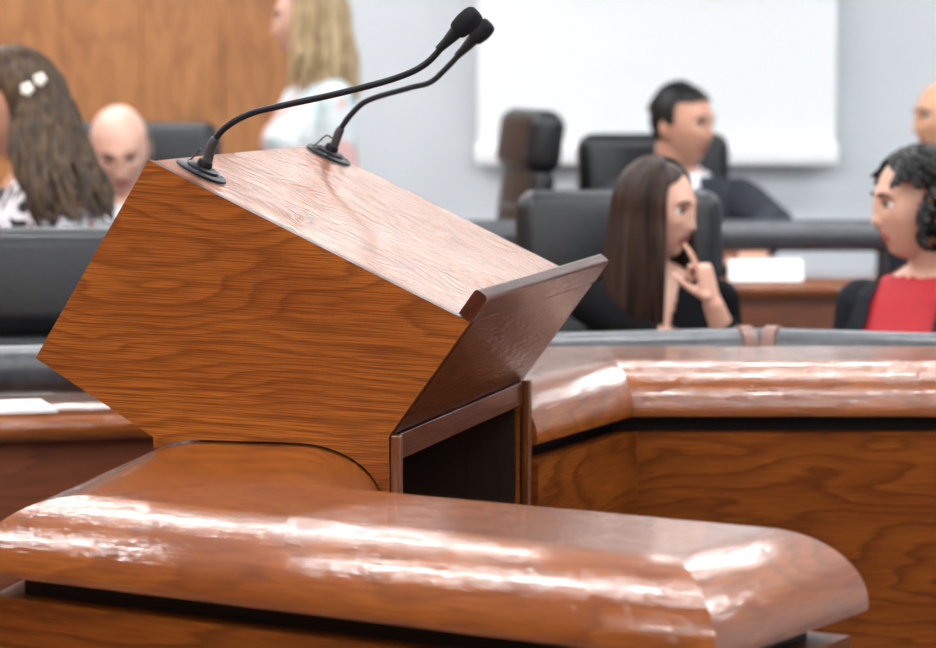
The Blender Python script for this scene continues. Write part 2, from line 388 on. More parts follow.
# ------------------------------------------------------------------ microphones
slope = math.atan2(pA[1]-pB[1], pB[0]-pA[0])
LM = M.Translation(LO) @ M.Rotation(LYAW, 4, 'Z')
def microphone(label, y, pts, side_sign):
    # pts: path in the lectern's own plane (x, z), base first
    bx, bz = pts[0]
    t = V((bx-A.x, bz-A.y)).dot(dAB); base = A+dAB*t+nAB*.0006
    origin = LM @ V((base.x, y, base.y))
    root = thing('gooseneck_microphone', label, 'microphone', origin, LYAW, 'lectern microphones')
    rot = M.Rotation(slope, 4, 'Y')
    bm = bmesh.new()
    for r0, r1, h0, h1 in (((.0380), .0352, .0, .0045),):
        loft(bm, [((0, 0, h0), r0, r0), ((0, 0, h1*.6), r0, r0), ((0, 0, h1), r1, r1)], 40, rot)
    obj('base_plate', bm, MIC, root)
    bm = bmesh.new(); loft(bm, [((0, 0, .004), .024, .024), ((0, 0, .008), .0235, .0235), ((0, 0, .0095), .021, .021)], 32, rot)
    obj('mounting_ring', bm, MIC, root)
    for a in (.6, 2.7, 4.8):
        bm = bmesh.new(); loft(bm, [((.031*math.cos(a), .031*math.sin(a), .004), .0028, .0028), ((.031*math.cos(a), .031*math.sin(a), .0056), .002, .002)], 12, rot)
        obj('screw', bm, STEEL, root)
    p = [V((x-base.x, 0, z-base.y)) for x, z in pts[1:]]
    s0 = rot @ V((.0, 0, .008)); d0 = (p[0]-s0).normalized()
    bm = bmesh.new(); up = rot @ V((0, 0, 1))
    tube(bm, [s0, s0+up*.004, s0+up*.010, s0+up*.012], [.010, .0115, .0105, .007], 20)
    obj('socket', bm, MIC, root)
    path = spline([s0+up*.008]+p[:-2], 8)
    ax0, ax1 = p[-2], p[-1]
    bm = bmesh.new(); tube(bm, path, .0047, 14); gn = obj('gooseneck', bm, MIC, root)
    L1 = 0; cut = [path[0]]
    for q in path[1:]:
        L1 += (q-cut[-1]).length; cut.append(q)
        if L1 > .038: break
    bm = bmesh.new(); tube(bm, cut, [.0076]+[.0072]*(len(cut)-2)+[.0062], 16); obj('sleeve', bm, PLASTIC, root)
    d = (ax1-ax0).normalized()
    bm = bmesh.new(); tube(bm, [path[-1]-d*.016, path[-1], ax0+d*.004], [.0056, .0072, .0105], 16); obj('capsule_housing', bm, MIC, root)
    bm = bmesh.new(); Lh = (ax1-ax0).length
    rs = [(0, .008), (.03, .0120), (.12, .0138), (.4, .0156), (.7, .0154), (.88, .0134), (.97, .0098), (1.0, .003)]
    tube(bm, [ax0+d*(Lh*s) for s, _ in rs], [r for _, r in rs], 24); obj('windscreen', bm, FOAM, root)
    c = [s0+up*.012+V((-.002, 0, .010)), s0+up*.014+V((-.012, .004*side_sign, .012)), s0+V((-.020, .008*side_sign, .012)), rot @ V((-.026, .012*side_sign, .006)), rot @ V((-.016, .020*side_sign, .006))]
    bm = bmesh.new(); tube(bm, spline(c, 6), .0014, 8); obj('cable', bm, CABLE, root)
    return root
m1 = [(-.122, 1.466), (-.112, 1.483), (-.103, 1.510), (-.083, 1.533), (-.047, 1.552), (-.002, 1.563), (.087, 1.582), (.168, 1.603), (.212, 1.623), (.243, 1.654), (.2565, 1.668), (.289, 1.697)]
m2 = [(-.128, 1.470), (-.119, 1.483), (-.106, 1.515), (-.081, 1.546), (-.054, 1.563), (.010, 1.581), (.044, 1.590), (.069, 1.611), (.100, 1.643), (.115, 1.659), (.144, 1.686)]
# mouths of both microphones point up and toward the speaker
microphone('black gooseneck microphone mounted beside the angular side panel, the longer of two', .098*K, [L(*q) for q in m1], 1)
microphone('black gooseneck microphone on the far side of the sloped top, shorter bent neck', .770*K, [L(*q) for q in m2], -1)

# ------------------------------------------------------------------ rows of desks behind, with padded rails
def norm2(d): return V((d.y, -d.x))
def row_desk(label, front, depth, z0, ztop, rail_off, rail_z, posts, collars, rr=.045):
    F = [V(q) for q in front]; root = thing('row_desk', label, 'desk', (F[0].x, F[0].y, z0)); o0 = V((F[0].x, F[0].y, 0))
    def off(dist):
        out = []
        for i, p in enumerate(F):
            ds = []
            if i > 0: ds.append((F[i]-F[i-1]).normalized())
            if i < len(F)-1: ds.append((F[i+1]-F[i]).normalized())
            ns = [V((-d.y, d.x)) for d in ds]; n = sum(ns, V((0, 0))).normalized()
            out.append(p+n*dist/max(.3, n.dot(ns[0])))
        return out
    back = off(depth)
    for i in range(len(F)-1):
        d = (F[i+1]-F[i]).normalized()
        bm = bmesh.new(); prism(bm, [F[i], F[i+1], back[i+1], back[i]], ztop-.04-z0, ztop-z0, lambda x, y, t: (x-o0.x, y-o0.y, t)); bevel_all(bm, .012, 3, 60)
        grain(obj('desk_top', bm, W_DESK, root), (d.x, d.y, 0))
        a, b = off(.03), off(.055)
        bm = bmesh.new(); prism(bm, [a[i], a[i+1], b[i+1], b[i]], 0, ztop-.04-z0, lambda x, y, t: (x-o0.x, y-o0.y, t))
        grain(obj('front_panel', bm, W_FAR, root, smooth=False), (d.x, d.y, 0))
        r = off(rail_off); e = .012 if i < len(F)-2 else 0; s = .012 if i > 0 else 0
        p0 = V((*(r[i]+d*s - o0.xy), rail_z-z0)); p1 = V((*(r[i+1]-d*e - o0.xy), rail_z-z0))
        bm = bmesh.new(); capsule(bm, p0, p1, rr, rr, 20); obj('padded_rail', bm, GREYPAD, root)
        for s in posts[i]:
            q = p0.lerp(p1, s); bm = bmesh.new(); loft(bm, [((q.x, q.y, ztop-z0), .012, .012), ((q.x, q.y, rail_z-rr*.8-z0), .012, .012)], 12)
            obj('rail_post', bm, STEEL, root)
        for (k, s) in collars:
            if k == i:
                q = p0.lerp(p1, s); dd = (p1-p0).normalized(); bm = bmesh.new(); tube(bm, [q-dd*.015, q-dd*.013, q+dd*.013, q+dd*.015], [rr+.001, rr+.005, rr+.005, rr+.001], 20)
                obj('rail_collar', bm, BROWNSTRAP, root)
    return root
row_desk('oak desk with grey padded rail and brown collars behind the horseshoe desk', [(-2.0, 5.720), (.557, 6.453), (1.22, 6.212)], .5, 0, .98, .10, 1.06,
         [(.2, .55, .78), (.5, .95)], [(0, .9935), (1, .025)])
row_desk('farthest oak desk with grey padded rail on the raised tier', [(-2.2, 9.43), (3.0, 9.43)], .52, .15, .99, .12, 1.116,
         [(.05, .25, .465, .555, .648, .80, .95)], [])

# ------------------------------------------------------------------ chairs
def chair(label, x, y, z0, yaw, seat, top, group='black leather swivel chairs', hr=.31):
    root = thing('office_chair', label, 'chair', (x, y, z0), yaw, group); s = seat-z0; h = top-seat
    tilt = M.Rotation(R(-8), 3, 'X'); pv = V((0, .24, s))
    def at(yv, zv): return pv + tilt @ V((0, yv, zv))
    bm = bmesh.new(); box(bm, (0, 0, s-.05), (.50, .50, .10), bev=.04, seg=5); obj('seat', bm, LEATHER, root)
    bm = bmesh.new(); box(bm, at(.02, h*(1.03-hr)/2), (.46, .075, h*(1.01-hr)), tilt, bev=.033, seg=5); obj('backrest', bm, LEATHER, root)
    bm = bmesh.new(); box(bm, at(.0, h*.36), (.34, .06, h*.58), tilt, bev=.029, seg=4); obj('lumbar_cushion', bm, LEATHER, root)
    bm = bmesh.new(); box(bm, at(.01, h*(1-hr/2)), (.49, .115, h*hr), tilt, bev=.052, seg=6); obj('headrest', bm, LEATHER, root)
    for sx in (-1, 1):
        bm = bmesh.new(); tube(bm, spline([(sx*.25, .12, s-.06), (sx*.325, .10, s+.02), (sx*.33, .08, s+.19), (sx*.325, -.15, s+.20)], 5), .014, 10); a = obj('armrest', bm, PLASTIC, root)
        bm = bmesh.new(); box(bm, (sx*.328, -.02, s+.215), (.05, .26, .03), bev=.013); obj('arm_pad', bm, LEATHER, a)
    bm = bmesh.new(); loft(bm, [((0, 0, .09), .03, .03), ((0, 0, .28), .03, .03), ((0, 0, .281), .018, .018), ((0, 0, s-.10), .018, .018)], 16); obj('gas_lift', bm, STEEL, root)
    for k in range(5):
        a = k*math.tau/5+.3; e = V((.29*math.cos(a), .29*math.sin(a), .075))
        bm = bmesh.new(); tube(bm, [(0, 0, .105), e*.5+V((0, 0, .06)), e], [.026, .022, .016], 8, .7); lg = obj('base_leg', bm, PLASTIC, root)
        bm = bmesh.new(); q = V((-math.sin(a), math.cos(a), 0)); c = V((e.x, e.y, .03)); tube(bm, [c-q*.02, c-q*.018, c+q*.018, c+q*.02], [.024, .03, .03, .024], 14); obj('caster', bm, PLASTIC, lg)
    return root

# ------------------------------------------------------------------ people
def skin_mat(name, col, rough=.5):
    m, t, b = nt(name)
    tc = node(t, 'ShaderNodeTexCoord'); n = node(t, 'ShaderNodeTexNoise', i_Scale=18.0, i_Detail=4.0)
    t.links.new(tc.outputs['Object'], n.inputs['Vector'])
    r = ramp(t, [(.3, (col[0]*.92, col[1]*.86, col[2]*.84)), (.7, col)])
    t.links.new(n.outputs['Fac'], r.inputs[0]); t.links.new(r.outputs[0], b.inputs['Base Color'])
    b.inputs['Roughness'].default_value = rough
    b.inputs['Subsurface Weight'].default_value = .08; b.inputs['Subsurface Radius'].default_value = (.012, .005, .003)
    return m
def hair_mat(name, c1, c2, sc=1.0):
    m, t, b = nt(name)
    tc = node(t, 'ShaderNodeTexCoord'); mp_ = node(t, 'ShaderNodeMapping'); mp_.inputs['Scale'].default_value = (60*sc, 60*sc, 5*sc)
    n = node(t, 'ShaderNodeTexNoise', i_Scale=1.0, i_Detail=3.0)
    t.links.new(tc.outputs['Object'], mp_.inputs[0]); t.links.new(mp_.outputs[0], n.inputs['Vector'])
    r = ramp(t, [(.35, c1), (.65, c2)]); t.links.new(n.outputs['Fac'], r.inputs[0]); t.links.new(r.outputs[0], b.inputs['Base Color'])
    b.inputs['Roughness'].default_value = .45; b.inputs['Specular IOR Level'].default_value = .22
    return m
def floral(name, stops, scale, rough=.7):
    m, t, b = nt(name)
    tc = node(t, 'ShaderNodeTexCoord'); n = node(t, 'ShaderNodeTexNoise', i_Scale=scale, i_Detail=2.0, i_Distortion=1.2)
    n2 = node(t, 'ShaderNodeTexNoise', i_Scale=scale*.7, i_Detail=1.0); n2.inputs['Distortion'].default_value = .6
    t.links.new(tc.outputs['Object'], n.inputs['Vector'])
    mv = node(t, 'ShaderNodeMapping'); mv.inputs['Location'].default_value = (3.1, 7.7, 1.3); t.links.new(tc.outputs['Object'], mv.inputs[0]); t.links.new(mv.outputs[0], n2.inputs['Vector'])
    base, a, bb = stops
    r = ramp(t, [(.40, (0, 0, 0)), (.43, (1, 1, 1)), (.60, (1, 1, 1)), (.63, (0, 0, 0))]); t.links.new(n.outputs['Fac'], r.inputs[0])
    r2 = ramp(t, [(.57, (0, 0, 0)), (.61, (1, 1, 1))]); t.links.new(n2.outputs['Fac'], r2.inputs[0])
    m1_ = node(t, 'ShaderNodeMix', data_type='RGBA'); m1_.inputs[6].default_value = (*a, 1); m1_.inputs[7].default_value = (*base, 1); t.links.new(r.outputs[0], m1_.inputs[0])
    m2_ = node(t, 'ShaderNodeMix', data_type='RGBA'); m2_.inputs[7].default_value = (*bb, 1); t.links.new(m1_.outputs[2], m2_.inputs[6]); t.links.new(r2.outputs[0], m2_.inputs[0])
    t.links.new(m2_.outputs[2], b.inputs['Base Color']); b.inputs['Roughness'].default_value = rough
    return m
LIP = plain('lip', (.42, .13, .11), .4); EYEW = plain('eye_white', (.7, .68, .66), .2); IRIS = plain('iris', (.03, .018, .012), .15)
BROW_D = plain('dark_brow', (.025, .018, .015), .7); BROW_L = plain('light_brow', (.2, .12, .06), .7); NAIL = plain('pink_nail', (.75, .3, .33), .3)

def head_verts(female=False, inflate=0.0, nu=112, nv=80):
    """face looks along -Y, origin between the ears at eye level"""
    g = lambda x, s: math.exp(-(x/s)**2)
    verts = []; j = .90 if female else 1.0
    for iv in range(nv+1):
        th = math.pi*iv/nv
        for iu in range(nu):
            ph = math.tau*iu/nu
            x, y, z = math.sin(th)*math.cos(ph), math.sin(th)*math.sin(ph), math.cos(th)
            X, Y, Z = x*.076, y*.097, z*.118
            if z < 0:
                t = -z
                X *= 1-.30*t**1.5
                if y > 0: Y *= 1-.45*t**1.2
                else: Y = Y*(1-.05*t) - .018*t*t*(1 if y < 0 else 0)*min(1, -y*3)
            if z > 0:
                k_ = math.sqrt(max(0, 1-z**2.7)/max(1e-6, 1-z*z)) if z < .999 else 1.15; X *= k_; Y *= 1+(k_-1)*.6; Z *= .97
            if y > 0: Z += .006*y
            fr = max(0, -y)
            if fr > 0:
                d = 0
                d += .006*g(Z-.026, .012)*g(abs(X)-.024, .022)              # brow
                d -= .011*g(Z-.004, .012)*g(abs(X)-.031, .014)               # eye sockets
                d += .005*g(Z+.018, .018)*g(abs(X)-.042, .018)               # cheekbones
                zz_ = Z+.010
                d += .011*g(X, .009)*g(zz_-.004, .026)                        # nose bridge
                d += .015*g(X, .0115)*g(Z+.034, .012)                         # nose tip
                d += .005*g(abs(X)-.011, .007)*g(Z+.036, .008)               # wings
                d += .0055*g(X, .021)*g(Z+.060, .0055) + .006*g(X, .018)*g(Z+.072, .007)   # lips
                d -= .004*g(X, .025)*g(Z+.066, .0025)
                d -= .004*g(X, .02)*g(Z+.084, .007)
                d += .008*j*g(X, .022)*g(Z+.102, .014)                        # chin
                Y -= d*min(1, fr*2.2)
            v = V((X*(.96 if female else 1.0), Y, Z))
            if inflate: v += V((x/.076, y/.097, z/.118)).normalized()*inflate
            verts.append((v, (x, y, z)))
    return verts, nu, nv
def head_bm(bm, H, female, inflate=0.0):
    vs, nu, nv = head_verts(female, inflate)
    B = [bm.verts.new(H @ v) for v, _ in vs]
    for iv in range(nv):
        for iu in range(nu):
            a, b, c, d = iv*nu+iu, iv*nu+(iu+1) % nu, (iv+1)*nu+(iu+1) % nu, (iv+1)*nu+iu
            try: bm.faces.new((B[a], B[b], B[c], B[d]))
            except ValueError: pass
def scalp(H, female, inside, thick):
    """hair shell over the part of the skull where inside(x, y, z of the skull direction)"""
    bm = bmesh.new(); vs, nu, nv = head_verts(female); vi, _, _ = head_verts(female, thick)
    B = {}
    def get(i):
        if i not in B: B[i] = bm.verts.new(H @ (vi[i][0]+V((0, 0, 0))))
        return B[i]
    I = {}
    def geti(i):
        if i not in I: I[i] = bm.verts.new(H @ (vs[i][0]*.99))
        return I[i]
    keep = set()
    for iv in range(nv):
        for iu in range(nu):
            q = (iv*nu+iu, iv*nu+(iu+1) % nu, (iv+1)*nu+(iu+1) % nu, (iv+1)*nu+iu)
            if all(inside(*vs[k][1]) for k in q): keep.add((iv, iu)); 
    edges = {}
    for iv, iu in keep:
        q = (iv*nu+iu, iv*nu+(iu+1) % nu, (iv+1)*nu+(iu+1) % nu, (iv+1)*nu+iu)
        bm.faces.new([get(k) for k in q]); bm.faces.new([geti(k) for k in q[::-1]])
        for a, b in zip(q, q[1:]+q[:1]):
            if (b, a) in edges: edges.pop((b, a))
            else: edges[(a, b)] = 1
    for a, b in edges: bm.faces.new((get(b), get(a), geti(a), geti(b)))
    bmesh.ops.remove_doubles(bm, verts=bm.verts[:], dist=1e-5)
    return bm
def hand(bm, w, d, n, curls, sgn, s=1.0, thumb=(.55, .75, .35), spread=.06):
    """w wrist, d along the hand, n out of the palm, sgn the thumb's side; curls: bend of each finger from the index"""
    d = V(d).normalized(); n = V(n); n = (n-d*n.dot(d)).normalized(); sd = d.cross(n)*sgn
    w = V(w)
    tube(bm, [w-d*.02*s, w+d*.01*s, w+d*.05*s, w+d*.088*s, w+d*.098*s], [.027*s, .030*s, .039*s, .040*s, .034*s], 14, .42) if False else None
    # palm as a flattened slab
    rings = []
    for a, rw, rt in ((-.015, .027, .021), (.015, .031, .019), (.05, .039, .016), (.085, .041, .013), (.097, .036, .009)):
        rings.append([bm.verts.new(w+d*a*s+sd*(rw*s*math.cos(math.tau*k/14))+n*(rt*s*math.sin(math.tau*k/14))) for k in range(14)])
    for a, c in zip(rings, rings[1:]):
        for k in range(14): bm.faces.new((a[k], a[(k+1) % 14], c[(k+1) % 14], c[k]))
    bm.faces.new(rings[0][::-1]); bm.faces.new(rings[-1])
    tips = []
    for i, (ln, c) in enumerate(zip((.074, .082, .077, .060), curls)):
        base = w+d*.088*s+sd*(.029-.0195*i)*s
        dd = (d+sd*spread*(1.5-i)).normalized(); p = base-dd*.02*s; pts = [p, base]; ang = 0
        for k, fr in enumerate((.42, .32, .26)):
            ang += c*(.9, 1.1, .8)[k]; q = pts[-1]+(dd*math.cos(ang)+n*math.sin(ang))*ln*fr*s; pts.append(q)
        r = (.0092, .0088, .0083, .0078, .0066)
        tube(bm, pts, [x*s*(.9 if i == 3 else 1) for x in r], 10); ball(bm, pts[-1], .0066*s, seg=10); tips.append(pts[-1])
    t0 = w+d*.022*s+sd*.026*s; a, b_, c = thumb; td = (d*a+sd*b_+n*c).normalized(); t1 = t0+td*.042*s
    td2 = (td+d*.5+n*.25).normalized(); t2 = t1+td2*.03*s; t3 = t2+(td2+d*.3).normalized()*.026*s
    tube(bm, [t0-td*.015*s, t0, t1, t2, t3], [.015*s, .0145*s, .0108*s, .0095*s, .0072*s], 10); ball(bm, t3, .0072*s, seg=10)
    return tips, t3

def person(label, head, hyaw, byaw, sex, skin, lean=4, pitch=0, roll=0, s=1.0, stand=False, floor=0.0, nl=.128, arms=None, top=None, jacket=None, trousers=None,
           hairf=None, brow=None, tie=None, neck=('round', .53), shirt=None, voxel=.0055, feet=True, eyes=True, knees=None):
    fem = sex == 'f'
    hc = V(head)
    Rb = M.Rotation(byaw, 4, 'Z'); Rl = M.Rotation(R(lean), 4, 'X'); Rh = M.Rotation(R(lean*.4), 4, 'X')
    nb = Rl @ V((0, .02*s, .60*s)); hv = Rh @ V((0, -.035*s, nl*s))
    Pp = hc - Rb @ (nb+hv)
    root = thing('person', label, 'person', (Pp.x, Pp.y, floor), 0)
    iv = M.Translation((-Pp.x, -Pp.y, -floor))
    T = iv @ M.Translation(Pp) @ Rb @ Rl @ M.Scale(s, 4)
    BF = iv @ M.Translation(Pp) @ Rb            # body frame without lean, metres
    H = iv @ M.Translation(hc) @ M.Rotation(hyaw, 4, 'Z') @ M.Rotation(R(roll), 4, 'Y') @ M.Rotation(R(pitch), 4, 'X') @ M.Scale(s, 4)
    sw = .165 if fem else .19
    def torso(bm, g, ztop=.60, zlow=-.02):
        if fem: sec = [(-.02, .150, .105, .0), (.06, .178, .125, .0), (.16, .150, .105, .0), (.24, .130, .095, -.005), (.34, .142, .112, -.012), (.40, .150, .122, -.018), (.46, .160, .102, -.002), (.53, .145, .078, .010), (.562, .105, .062, .018), (.592, .054, .050, .022)]
        else: sec = [(-.02, .150, .110, .0), (.06, .172, .125, .0), (.18, .152, .110, -.005), (.30, .165, .118, -.010), (.40, .180, .122, -.010), (.46, .185, .108, .0), (.53, .168, .085, .012), (.565, .122, .068, .018), (.597, .062, .057, .022)]
        loft(bm, [((0, yo, z), rx+g, ry+g) for z, rx, ry, yo in sec if zlow-.001 <= z <= ztop], 32, T)
        if fem:
            for sx in (-1, 1): ball(bm, (sx*.068, -.082, .385), (.058+g, .05+g, .058+g), T)
    arms = arms or {}
    def armpts(sx):
        k = 'L' if sx > 0 else 'R'; a = arms.get(k)
        sh = T @ V((sx*sw, .012, .500))
        if a is None:
            el = T @ V((sx*(sw+.025), .03, .25)); wr = (T @ V((sx*(sw+.01), -.20, .13))) if not stand else T @ V((sx*(sw+.06), -.02, .0))
        else: el, wr = iv @ V(a['elbow']), iv @ V(a['wrist'])
        return sh, el, wr, a
    def arm(bm, sx, g, frac=1.0):
        sh, el, wr, _ = armpts(sx); c = .86 if fem else 1.0
        e2 = el.lerp(wr, frac)
        ball(bm, sh, (.051*c*s+g*.8), seg=16)
        m_ = sh.lerp(el, .5)
        tube(bm, [sh.lerp(el, -.05), sh, sh.lerp(el, .25), m_, el.lerp(sh, .1), el], [.040*c*s+g*.8, .050*c*s+g*.8, .051*c*s+g, .047*c*s+g, .041*c*s+g, .041*c*s+g], 16)
        ball(bm, el, .041*c*s+g, seg=14)
        tube(bm, [el, el.lerp(wr, .25), el.lerp(wr, .6), e2], [.041*c*s+g, .043*c*s+g, .035*c*s+g, (.028+(1-frac)*.012)*c*s+g], 14)
    def legpts(sx):
        hp = T @ V((sx*.09, -.01, .05))
        if stand:
            kn = BF @ V((sx*.095*s, -.03*s, 0)); kn.z = hp.z*.54; an = BF @ V((sx*.10*s, .0, 0)); an.z = .085
        else:
            kn = BF @ V((sx*.11*s, -.44*s, .055*s)); an = BF @ V((sx*.11*s, -.42*s, 0)); an.z = .085
        return hp, kn, an
    fwd = (BF.to_3x3() @ V((0, -1, 0)))
    def leg(bm, sx, g, end=1.0):
        hp, kn, an = legpts(sx); c = .95 if fem else 1.0
        tube(bm, [hp, hp.lerp(kn, .3), hp.lerp(kn, .7), kn], [.088*c*s+g, .083*c*s+g, .064*c*s+g, .054*c*s+g], 18)
        ball(bm, kn, .054*c*s+g, seg=16); e = kn.lerp(an, end)
        tube(bm, [kn, kn.lerp(an, .3), kn.lerp(an, .7), e], [.053*c*s+g, .055*c*s+g, .040*c*s+g, .034*c*s+g+(.012 if g else 0)], 16)
    # ---- body
    bm = bmesh.new()
    torso(bm, 0)
    tips = {}
    for sx in (-1, 1):
        arm(bm, sx, 0); leg(bm, sx, 0)
        sh, el, wr, a = armpts(sx)
        if a and 'd' in a: tips[sx] = hand(bm, wr, a['d'], a['n'], a.get('curl', (.35, .4, .45, .5)), a.get('sgn', 1), s*(.92 if fem else 1), a.get('thumb', (.55, .75, .35)))
        else:
            d = (wr-el).normalized(); hand(bm, wr, d, (V((0, 0, -1)) if not stand else (BF.to_3x3() @ V((-sx, 0, 0)))), (.35, .4, .45, .5), sx if stand else -sx, s*(.92 if fem else 1))
        hp, kn, an = legpts(sx)
        tube(bm, [an-fwd*.06-V((0, 0, .03)), an-V((0, 0, .02)), an+fwd*.08-V((0, 0, .05)), an+fwd*.16-V((0, 0, .065)), an+fwd*.19-V((0, 0, .068))], [.03, .042, .036, .03, .014], 12, .85)
    nk0 = T @ V((0, .022, .55)); nk1 = H @ V((0, .026, -.075)); nk2 = H @ V((0, .012, -.03)); c = .82 if fem else 1.0
    tube(bm, [nk0, nk0.lerp(nk1, .5), nk1, nk2], [.066*c*s, .058*c*s, .057*c*s, .055*c*s], 20)
    head_bm(bm, H, fem)
    for sx in (-1, 1):       # ears
        ball(bm, (sx*.077, .012, -.008), (.010, .018, .031), H @ M.Translation((0, 0, 0)), 14); ball(bm, (sx*.075, .008, -.03), (.008, .011, .012), H, 10)
    me = remeshed(bm, voxel, 2)
    body = link('body', me, [skin, LIP], root)
    Hi = H.inverted()
    for p in me.polygons:
        q = Hi @ p.center
        if q.y < -.07 and abs(q.x) < .024*(1-abs(q.z+.066)/.03) and abs(q.z+.066) < .0105: p.material_index = 1
    if eyes:
        for sx in (-1, 1):
            bm = bmesh.new(); ball(bm, (sx*.031, -.0775, .003), (.0130, .0100, .0080), H, 16); e = obj('eye', bm, EYEW, root)
            bm = bmesh.new(); ball(bm, (sx*.031, -.0860, .003), (.0062, .0034, .0060), H, 12); obj('iris', bm, IRIS, e)
            bm = bmesh.new(); tube(bm, [H @ V((sx*q[0], q[1], q[2])) for q in ((.017, -.0885, .004), (.025, -.0915, .0115), (.034, -.0905, .0125), (.045, -.0825, .006))], [.001*s, .0019*s, .0021*s, .001*s], 8); obj('eyelid', bm, BROW_D, e)
            bm = bmesh.new(); tube(bm, [H @ V((sx*q[0], q[1], q[2])) for q in ((.012, -.0995, .022), (.024, -.0990, .0275), (.036, -.0935, .028), (.050, -.082, .021))], [.002*s, .0036*s, .0034*s, .0012*s], 8); obj('eyebrow', bm, brow or BROW_D, root)
    Ti = T.inverted()
    def garment(name, g, mat, cutf, sleeve=1.0, legs=False, arms_on=True, ztop=.60, vox=.006, zlow=-.02):
        bm = bmesh.new()
        if legs:
            loft(bm, [((0, 0, -.03), .15+g, .115+g), ((0, 0, .06), .178+g, .128+g), ((0, 0, .16), .155+g, .11+g), ((0, 0, .2), .15+g, .105+g)], 28, T)
            for sx in (-1, 1): leg(bm, sx, g, .96)
        else:
            torso(bm, g, ztop, zlow)
            if arms_on:
                for sx in (-1, 1): arm(bm, sx, g, sleeve)
        me = remeshed(bm, vox, 2)
        if cutf:
            b2 = bmesh.new(); b2.from_mesh(me)
            dead = [f for f in b2.faces if cutf(Ti @ f.calc_center_median())]
            bmesh.ops.delete(b2, geom=dead, context='FACES'); b2.to_mesh(me); b2.free()
        return link(name, me, mat, root)
    neckcut = {'round': lambda q: q.z > neck[1] and abs(q.x) < .085 and (q.z > neck[1]+.02 or q.y < 0),
               'vee': lambda q: (q.z > .565 and abs(q.x) < .08) or (q.y < 0.02 and q.z > neck[1] and abs(q.x) < (q.z-neck[1])*.33)}[neck[0]]
    if shirt: garment('shirt', .006, shirt, lambda q: q.z > .585 and abs(q.x) < .08, sleeve=1.0)
    if top: garment('blouse' if fem else 'shirt', .010, top, neckcut, sleeve=.93 if not fem else .75)
    if jacket: garment('jacket', .020, jacket[0], jacket[1], sleeve=.93)
    if trousers: garment('trousers', .012, trousers, None, legs=True)
    bm = bmesh.new()
    for sx in (-1, 1):
        hp, kn, an = legpts(sx)
        tube(bm, [an-fwd*.075-V((0, 0, .035)), an-V((0, 0, .03)), an+fwd*.09-V((0, 0, .047)), an+fwd*.18-V((0, 0, .055)), an+fwd*.215-V((0, 0, .06))], [.035, .05, .044, .036, .016], 12, .9)
        obj('shoe', bm, BLACK, root); bm = bmesh.new()
    bm.free()
    if tie:
        bm = bmesh.new(); pts = [T @ V((0, -.088+.0, .552)), T @ V((0, -.108, .52)), T @ V((0, -.134, .45)), T @ V((0, -.148, .37)), T @ V((0, -.146, .25)), T @ V((0, -.140, .16))]
        tube(bm, pts, [.016*s, .014*s, .022*s, .028*s, .034*s, .02*s], 10, .28); obj('tie', bm, tie, root)
    if shirt:
        bm = bmesh.new()
        for k in range(28):
            a0, a1 = math.tau*(k/28*.86+.07)-math.pi/2, math.tau*((k+1)/28*.86+.07)-math.pi/2
            vs = []
            for a in (a0, a1):
                for r, z in ((.067, .552), (.063, .598), (.067, .600), (.076, .552)): vs.append(bm.verts.new(T @ V((r*math.cos(a), .012+r*.95*math.sin(a), z-.022*max(0, -math.sin(a))))))
            for q in ((0, 1, 5, 4), (1, 2, 6, 5), (2, 3, 7, 6), (3, 0, 4, 7)): bm.faces.new([vs[i] for i in q])
        obj('collar', bm, shirt, root)
    if hairf: hairf(root, H, T, fem)
    root['_p'] = 0; del root['_p']
    return dict(root=root, P=Pp, H=H, T=T, tips=tips, iv=iv)

def lock(bm, pts, r0, r1, r2, flat=.55, seg=7):
    pts = spline(pts, 4); n = len(pts); rs = []
    for i in range(n):
        t = i/(n-1); rs.append(r0+(r1-r0)*min(1, t*2.5) if t < .55 else r1+(r2-r1)*((t-.55)/.45)**1.5)
    tube(bm, pts, rs, seg, flat)
EX, EY, EZ = .082, .104, .123
def long_hair(mat, length, n=110, front=118, wave=.0, part=0.0, spread=1.0, back=(0, .0, 0), rad=.0125, seedv=1, tuck=0.0, drape=None, layers=2, side_y=-.2, shift=0):
    def f(root, H, T, fem):
        rnd = random.Random(seedv)
        o = obj('hair', scalp(H, fem, lambda x, y, z: (y < -.2 and z > .80-.42*abs(x)) or (y >= -.2 and z > .3) or (y > side_y and z > -.35) or (y > .15 and z > -.75), .006), mat, root)
        bm = bmesh.new(); iw = H.to_3x3().inverted(); down = (iw @ V((0, 0, -1))).normalized()
        for k in range(n):
            az = R(-front+2*front*(k+rnd.random())/n)            # 0 = back of the head
            sx, sy = math.sin(az), math.cos(az); lay = k % layers; ex = 1.0+.06*lay
            pts = []
            for th in (6, 28, 52, 76, 96):
                t = R(th)
                p = V((EX*ex*math.sin(t)*sx+part*math.cos(t)*(1 if th < 60 else .4), EY*ex*math.sin(t)*sy, EZ*ex*math.cos(t)))
                if th > 60 and sy < 0: p.x *= 1.04; p.y += .01
                pts.append(p)
            L_ = length*(.85+.25*rnd.random())*(1-.10*abs(az)/R(front)); p = pts[-1].copy(); ph = rnd.random()*6
            for q in range(1, 6):
                t = q/5
                off = V((sx*.022*spread*math.sin(t*2.2), sy*.02*spread*math.sin(t*2)-tuck*t, 0))+V(back)*t*t
                w = V((math.sin(ph+t*7)*wave, math.cos(ph*1.3+t*6)*wave, 0))
                pp = p+off+down*L_*t+w
                if drape: pp = drape(pp, t)
                pts.append(pp)
            lock(bm, [H @ q for q in pts], .003, rad*(.8+.4*rnd.random()), .003)
        obj('hair_locks', bm, mat, root)
    return f
